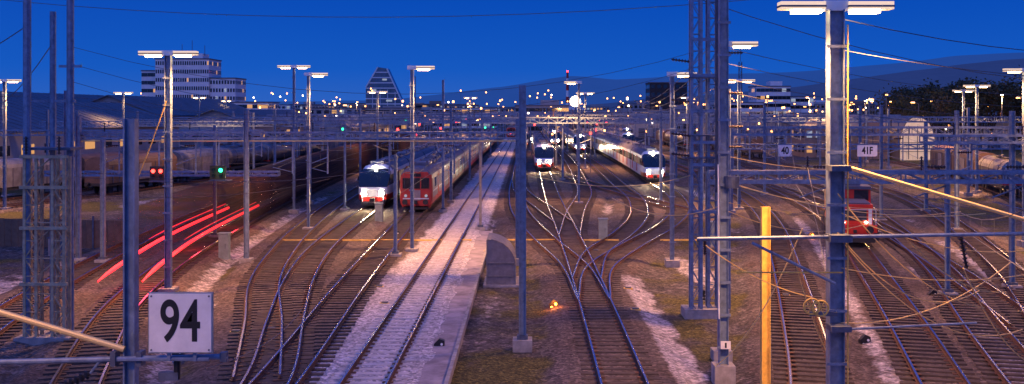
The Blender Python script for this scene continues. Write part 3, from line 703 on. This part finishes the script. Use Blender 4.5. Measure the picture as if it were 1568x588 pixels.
# freight wagons
FG=mat('wagon_grey',(.20,.20,.22),.6,.1,.35,1); FB=mat('wagon_brown',(.12,.07,.055),.7,0,.35,1); TK=mat('tank_grey',(.13,.12,.13),.4,.3,.4,1)
def wagon(kind):
    mb=MB([FG]); L=15
    mb.box((0,L/2,1.0),(2.6,L-.4,.3),TDK)
    for y0 in (2.4,L-2.4):
        for dy in (-.9,.9):
            for sx_ in (-.78,.78): mb.tube((sx_-.07,y0+dy,.46),(sx_+.07,y0+dy,.46),.46,TDK,12)
    for x_ in (-.9,.9): mb.tube((x_,-.35,1.05),(x_,.3,1.05),.2,TDK,10)
    if kind=='tank':
        mb.tube((0,.8,2.45),(0,L-.8,2.45),1.3,TK,20); mb.tube((0,.55,2.45),(0,.8,2.45),.9,TK,20,1.3); mb.tube((0,L-.8,2.45),(0,L-.55,2.45),1.3,TK,20,.9); mb.tube((0,L/2,3.6),(0,L/2,4.0),.35,TK,12); mb.box((0,L/2,3.85),(.6,8,.05),TDK)
        for y in (2.5,L/2,L-2.5): mb.tube((0,y-.06,2.45),(0,y+.06,2.45),1.33,TDK,20)
        mb.box((0,.12,1.3),(2.5,.1,.12),TRED); mb.tube((-.9,.15,1.1),(-.9,.15,3.4),.03,WHITE,4); mb.tube((.9,.15,1.1),(.9,.15,3.4),.03,WHITE,4)
    else:
        c=FG if kind=='cov' else FB; n=9
        P=[(1.4,1.15),(1.4,3.1)]+[(1.4*math.cos(t),3.1+.85*math.sin(t)) for t in np.linspace(0,math.pi,n)][1:-1]+[(-1.4,3.1),(-1.4,1.15)]
        o=len(mb.v); m_=len(P)
        for y in (.25,L-.25): mb.v.extend([(x,y,z) for x,z in P])
        for j in range(m_-1): mb.f.append((o+j,o+j+1,o+m_+j+1,o+m_+j)); mb.m.append(mb.mi(c))
        mb.f.append(tuple(o+i for i in range(m_))); mb.m.append(mb.mi(c)); mb.f.append(tuple(o+m_+i for i in range(m_))[::-1]); mb.m.append(mb.mi(c))
        for y in np.arange(1,L,1.25):
            for sx_ in (-1,1): mb.box((sx_*1.42,y,2.1),(.05,.09,1.9),TGR)
        for sx_ in (-1,1): mb.box((sx_*1.43,L/2,2.1),(.04,2.6,1.7),TSG)
    return mb.make('wagon').data
WG={k:wagon(k) for k in('tank','cov','brn')}
for o in [o for o in COL.objects if o.name.startswith('wagon')]: bpy.data.objects.remove(o)
def freight(trk,d0,kinds):
    p=empty('freight_train',(X(trk,d0),d0,.2)); d=d0; b0=p.location.copy()
    for i,k in enumerate(kinds):
        a=X(trk,d); b=X(trk,d+15.5); h=math.atan((b-a)/15.5); place(WG[k],'wagon_%d'%(i+1),p,(a-b0.x,d-b0.y,0),-h); d+=15.6*math.cos(h)
freight('f0',84,['cov','cov','brn','tank','tank','cov','cov','tank','tank','cov']); freight('f1',108,['brn','cov','tank','tank','tank','cov','brn','cov'])
freight('r5',104,['tank','brn','brn']); freight('r4',190,['brn','cov','brn']); freight('r3',230,['tank','tank','brn'])
# moving train recorded as a long-exposure streak
gmm=bpy.data.materials.new('moving_train_streak'); gmm.use_nodes=True; nt=gmm.node_tree; N=nt.nodes; L=nt.links; pbn=N['Principled BSDF']
tcn=N.new('ShaderNodeTexCoord'); spx=N.new('ShaderNodeSeparateXYZ'); L.new(tcn.outputs['Object'],spx.inputs[0])
mr=N.new('ShaderNodeMapRange'); mr.inputs['From Min'].default_value=50; mr.inputs['From Max'].default_value=92; mr.inputs['To Min'].default_value=0.05; mr.inputs['To Max'].default_value=0.9; L.new(spx.outputs['Y'],mr.inputs['Value'])
L.new(mr.outputs[0],pbn.inputs['Alpha']); mp=N.new('ShaderNodeMapping'); mp.inputs['Scale'].default_value=(.05,.02,5); L.new(tcn.outputs['Object'],mp.inputs[0]); nz=N.new('ShaderNodeTexNoise'); L.new(mp.outputs[0],nz.inputs['Vector'])
cr=N.new('ShaderNodeValToRGB'); cr.color_ramp.elements[0].position=.35; cr.color_ramp.elements[0].color=(.018,.012,.014,1); cr.color_ramp.elements[1].position=.65; cr.color_ramp.elements[1].color=(.095,.04,.032,1); L.new(nz.outputs['Fac'],cr.inputs['Fac']); L.new(cr.outputs[0],pbn.inputs['Base Color'])
pbn.inputs['Roughness'].default_value=.8; pbn.inputs['Specular IOR Level'].default_value=.1
mb=MB([gmm]); secs=[]
for d in np.arange(50,235,3.0):
    x=X('g0',d); secs.append([(x+px,float(d),.2+pz) for px,pz in FULL])
for s in secs: mb.v.extend(s)
n=len(FULL)
for i in range(len(secs)-1):
    for j in range(n-1): a=i*n+j; mb.f.append((a,a+1,a+n+1,a+n)); mb.m.append(0)
gt=mb.make('moving_train',smooth=True)
LT=mat('tail_light_streak',(1,.05,.05),.5,0,0,emit=(1,.02,.03),es=2.8); LT2=mat('tail_light_streak_dim',(.5,.02,.02),.5,0,0,emit=(1,.015,.03),es=1.1)
mb=MB([LT])
for off,z,r,m_,a,b in ((-1.0,1.35,.10,LT,46,82),(1.0,1.35,.10,LT,46,84),(-1.0,1.75,.035,LT2,58,81),(1.0,1.7,.035,LT2,58,83)):
    ds=list(np.arange(a,b,1.0)); mb.path([(X('g0',d)+off,d,z) for d in ds],[r*min(1,(d-a)/5+.3) for d in ds],m_)
mb.make('tail_light_streaks',gt)
for d in (52,66,78): plight(X('g0',d),d,.9,130,gt,(1,.03,.04),.3)

# ------------------------------------------------------------------ buildings
def building(x,y,w,d,h,fl,cols,wall,lit=.2,ribbon=False,name='office_building',roofbox=True,z0=-.3):
    p=empty(name,(x,y,z0)); mb=MB([wall]); mb.box((0,d/2,h/2),(w,d,h),wall); mb.box((0,d/2,h+.2),(w+.5,d+.5,.4),TGR)
    if roofbox: mb.box((w*.15,d/2,h+1.4),(w*.35,d*.5,2.2),wall)
    mb.make('walls',p); mb=MB([GLASS])
    fh=h/fl
    for i in range(fl):
        for j in range(cols):
            cw=w/cols; g=random.random(); m_=GLASSW if g<lit else (GLASSC if g<lit*1.7 else GLASS)
            mb.box((-w/2+cw*(j+.5),-.03,fh*(i+.55)),(cw*(.97 if ribbon else .6),.1,fh*.45),m_)
        for j in range(max(2,int(cols*d/w/1.5))):
            n_=max(2,int(cols*d/w/1.5)); cw=d/n_
            for sx_ in (-1,1): mb.box((sx_*w/2,cw*(j+.5),fh*(i+.55)),(.1,cw*.6,fh*.45),GLASS if random.random()>lit else GLASSW)
    mb.make('windows',p); return p
WA=mat('white_cladding',(.70,.70,.72),.6,0,.08,.3); GA=mat('grey_plaster',(.3,.3,.32),.8,0,.15,.3); DA=mat('dark_cladding',(.010,.010,.014),.5,0,.1,.3); BR=mat('brown_plaster',(.26,.18,.14),.8,0,.15,.3)
# tall white office block left: stepped volumes
building(-135,400,21,16,29.5,9,24,WA,.04,False); building(-148.5,403,7,14,25,8,3,WA,.05,True,roofbox=False); building(-119.5,401,10,15,22,7,9,WA,.06,False,roofbox=False)
building(-113,398,24,18,12.5,4,12,WA,.15,True,roofbox=False)
mb=MB([STEELD]); 
for dx in (-4,0,5): mb.tube((dx,0,0),(dx,0,6-abs(dx)*.4),.12,0,5)
mb.make('roof_antenna',loc=(-133,406,31))
building(66,480,17.5,17,22.5,6,6,DA,.0,False,'dark_office_tower',False)
building(108,450,15,16,20,6,8,WA,.12,True); building(121,455,12,15,15.5,5,6,WA,.12,True,roofbox=False)
# pointed glass tower
mb=MB([mat('glass_facade',(.10,.16,.22),.25,.3,.3,.4)]); F=[(-12.5,0),(13.5,0),(13.5,11),(1.5,37.5),(-4.5,38.5),(-12.5,25)]
vs=[(x,0,z) for x,z in F]+[(x,14,z) for x,z in F]; n=6
mb.add(vs,[tuple(range(n)),tuple(range(2*n-1,n-1,-1))]+[(i,n+i,n+(i+1)%n,(i+1)%n) for i in range(n)],0)
for i in range(1,11):
    z=i*3.5; l=-12.5 if z<25 else -12.5+(z-25)/13.5*8; r=13.5 if z<11 else 13.5-(z-11)/26.5*12
    mb.box(((l+r)/2,-.1,z),(r-l,.25,.7),WA)
for x,z,ww in ((-6,8,6),(3,15,4),(-7,22,3),(5,5,5),(0,29,3)): mb.box((x,-.15,z+1.2),(ww,.1,1.2),GLASSC)
mb.tube((-4.5,0,38.5),(-12.5,0,25),.6,WA,4); mb.tube((1.5,0,37.5),(13.5,0,11),.6,WA,4)
for x in (-8,-3,2,7): mb.box((x,-.08,12),(.4,.2,23 if x<5 else 20),WA)
mb.make('pointed_glass_tower',loc=(-95,680,-.3))
# random town skyline
for i in range(95):
    y=random.uniform(400,1100); x=random.uniform(-.52,.52)*y; h=random.uniform(7,13)*(1+ (y-400)/1800)
    if -.4<x/y<-.26 and y<700: continue
    building(x,y,random.uniform(14,40),random.uniform(10,18),h,max(2,int(h/3.0)),random.randint(7,14),random.choice([WA,GA,GA,BR]),.10,random.random()<.2,'town_building',random.random()<.4)
# chimney red white
mb=MB([WHITE])
for i in range(8): mb.tube((0,0,i*5.4),(0,0,i*5.4+5.4),1.9-i*.12,TRED if i%2 else WHITE,14,1.9-(i+1)*.12)
mb.tube((0,0,43.2),(0,0,44.4),.8,LENSR,8); mb.make('chimney',loc=(35,900,0))
mb=MB([STEELD]); mb.lattice(0,0,0,34,1.4,.2,0,2,.08); mb.tube((0,0,34),(0,0,44),.12); mb.make('radio_mast',loc=(108,520,0))
mb=MB([STEELD]); mb.lattice(0,0,0,28,1.4,.2,0,2,.08); mb.make('radio_mast',loc=(-62,560,0))
# distant lights mass
for nm,m_,cnt in (('distant_street_lights',LENSF,460),('distant_white_lights',LENSW,50),('distant_red_signals',LENSR,18),('distant_green_signals',LENSG,8)):
    mb=MB([m_])
    for i in range(cnt):
        y=random.uniform(200,1000); x=random.uniform(-.5,.5)*y; z=random.uniform(3,12) if y<500 else random.uniform(5,21)
        if m_ in(LENSR,LENSG): y=random.uniform(150,400); x=random.uniform(-40,50); z=random.uniform(3,6.5)
        s=.12+.0004*y; mb.tube((x,y,z-s),(x,y,z+s),s,m_,6,s*.8)
        if y<600: mb.tube((x,y+.1,-.3),(x,y+.1,z-s),.07,STEELD,4)
    mb.make(nm)
# warehouses left
RF=mat('warehouse_roof',(.08,.10,.14),.6,.2,.3,.5); 
def shed(x,y,w,d,e,r,name='warehouse',ax='y',wall=GA,roof=RF,lit=.3):
    p=empty(name,(x,y,-.3)); mb=MB([wall])
    prof=[(-w/2,0),(w/2,0),(w/2,e),(0,r),(-w/2,e)]
    vs=[(a,0,b) for a,b in prof]+[(a,d,b) for a,b in prof]
    mb.add(vs,[(0,1,2,3,4),(9,8,7,6,5),(1,6,7,2),(0,4,9,5)],wall)
    t=.18; o=.8
    for sx_ in (-1,1):
        sl=(r-e)/(w/2); a=(sx_*(w/2+o),e-sl*o); 
        vs=[(a[0],-o,a[1]),(a[0],d+o,a[1]),(0,d+o,r),(0,-o,r)]; vs2=[(q[0],q[1],q[2]+t) for q in vs]
        mb.add(vs+vs2,[(0,1,2,3),(7,6,5,4),(0,4,5,1),(0,3,7,4),(1,5,6,2)],roof)
        for k in range(int(d/2.5)): 
            y_=k*2.5; mb.tube((a[0],y_,a[1]+t+.03),(0,y_,r+t+.03),.05,roof,4)
    mb.make('walls_and_roof',p); mb=MB([GLASS])
    for k in range(int(d/6)):
        for sx_ in (-1,1): mb.box((sx_*w/2,k*6+3,e*.65),(.1,3.2,1.2),GLASSW if random.random()<lit else GLASS)
    for k in range(int(w/5)): mb.box((-w/2+k*5+2.5,-.03,e*.35),(3,.1,e*.6),STEELD)
    mb.make('doors_and_windows',p); return p
shed(-73,112,22,70,7.0,10.6); shed(-88,215,20,80,8.5,12.5); shed(-66,215,16,70,6.5,9.5); shed(-104,190,24,60,9,13); shed(-52,260,14,80,5,7.5)
shed(120,250,17,40,6,10.2,'white_marquee','y',WA,mat('membrane_roof',(.7,.72,.74),.6,0,.05),.0)
shed(92,330,30,30,6,8.5); shed(40,360,24,50,5,7); shed(66,300,20,40,5.5,7.6)
# barrel vaulted halls
def vault(x,y,w,d,h,endm,name='barrel_vault_hall'):
    mb=MB([RF]); n=16; P=[(w/2,0),(w/2,h*.35)]+[(w/2*math.cos(t),h*.35+h*.65*math.sin(t)) for t in np.linspace(0,math.pi,n)][1:-1]+[(-w/2,h*.35),(-w/2,0)]
    m_=len(P); mb.add([(a,0,b) for a,b in P]+[(a,d,b) for a,b in P],[(j,j+1,m_+j+1,m_+j) for j in range(m_-1)],mat('vault_roof',(.30,.22,.15),.5,.2,.2,.5))
    mb.add([(a*.97,.05,b*.98) for a,b in P],[tuple(range(m_))],endm)
    for k in range(6): mb.tube((P[0][0],k*d/5,0),(P[0][0],k*d/5,h*.35),.12,WA,5)
    for q in (-.25,0,.25): mb.box((q*w,0,h*.4),(.12,.1,h*.75),STEELD)
    for q in (.2,.4,.6): mb.box((0,0,h*q),(w*.93,.1,.1),STEELD)
    mb.make(name,loc=(x,y,-.3))
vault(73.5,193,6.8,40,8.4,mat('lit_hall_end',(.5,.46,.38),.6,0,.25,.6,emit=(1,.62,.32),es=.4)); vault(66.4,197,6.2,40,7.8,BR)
building(60,205,9,14,6,2,5,BR,.3,False,'depot_building',False)
# hills
def hills(y,pts,z0,colr,seed,name='hills'):
    xs_=np.linspace(pts[0][0],pts[-1][0],160); zz=np.interp(xs_,[p[0] for p in pts],[p[1] for p in pts]); zz=zz+fnoise(xs_,xs_*0,.004,seed)*10+fnoise(xs_,xs_*0,.03,seed)*2.5
    mb=MB([colr]); vs=[]
    for r_,(yo,f_) in enumerate(((0,0),(250,.35),(500,.7),(800,1),(1400,.8))):
        for i,x_ in enumerate(xs_): vs.append((float(x_),y+yo,float(z0+zz[i]*f_*(1+.0*r_))))
    m_=len(xs_); mb.add(vs,[(r_*m_+i,r_*m_+i+1,(r_+1)*m_+i+1,(r_+1)*m_+i) for r_ in range(4) for i in range(m_-1)],0); mb.make(name,smooth=True)
HM=mat('hill_forest_haze',(.03,.04,.06),1,0,.2,.004,emit=(.014,.056,.26),es=1.0,spec=0); HM2=mat('hill_forest_near_haze',(.03,.03,.035),1,0,.3,.01,emit=(.016,.034,.15),es=1.0,spec=0)  # blue distance haze put into both hill materials as emission
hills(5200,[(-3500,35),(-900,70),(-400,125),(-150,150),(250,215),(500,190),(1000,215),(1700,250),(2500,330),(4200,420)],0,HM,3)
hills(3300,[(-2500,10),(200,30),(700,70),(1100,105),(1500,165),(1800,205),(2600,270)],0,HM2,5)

# ------------------------------------------------------------------ trees
LEAF=mat('foliage',(.035,.045,.02),.9,0,.4,.4); LEAF2=mat('foliage_light',(.07,.06,.03),.9,0,.4,.4); BARK=mat('bark',(.06,.05,.04),.9)
def treemesh(seed,h):
    rs=random.Random(seed); mb=MB([BARK]); mb.tube((0,0,-.3),(.1,.1,h*.4),h*.03,BARK,7,h*.018)
    tips=[]
    for i in range(11):
        a=rs.uniform(0,6.28); z=h*rs.uniform(.25,.45); b=Vector((math.cos(a)*h*rs.uniform(.12,.3),math.sin(a)*h*rs.uniform(.12,.3),h*rs.uniform(.5,.95)))
        mb.tube((.05,.05,z),b,h*.012,BARK,5,h*.004); tips.append(b)
        for k in range(3):
            c=b+Vector((rs.uniform(-1,1),rs.uniform(-1,1),rs.uniform(-.3,1)))*h*.12; mb.tube(b.lerp(Vector((0,0,z)),.3),c,h*.006,BARK,4,h*.002); tips.append(c)
    for t in tips:
        m_=LEAF if rs.random()<.65 else LEAF2
        for k in range(26):
            c=t+Vector((rs.gauss(0,1),rs.gauss(0,1),rs.gauss(0,.8)))*h*.055; s=h*.02
            u=Vector((rs.uniform(-1,1),rs.uniform(-1,1),rs.uniform(-1,1))).normalized()*s; v=u.cross(Vector((rs.uniform(-1,1),rs.uniform(-1,1),rs.uniform(-1,1))).normalized()*1.0)
            mb.add([c-u,c+v,c+u,c-v],[(0,1,2,3)],m_)
    o=mb.make('tree'); me=o.data; bpy.data.objects.remove(o); return me
TM=[treemesh(i,14) for i in range(4)]
for i in range(54):
    y=random.uniform(215,330); x=y*random.uniform(.36,.56)
    o=place(TM[i%4],'tree',loc=(x,y,-.5),rz=random.uniform(0,6.28)); s=random.uniform(.8,1.35)*(y/265)**.8*(.75+.9*max(0,(x/y-.36))*2.2); o.scale=(s*1.15,s*1.15,s)
for i in range(14):
    y=random.uniform(330,420); x=y*random.choice([random.uniform(-.28,-.14),random.uniform(.15,.3)])
    o=place(TM[i%4],'tree',loc=(x,y,-.5),rz=random.uniform(0,6.28)); o.scale=(.6,.6,.55)
print('done',len(bpy.data.objects))
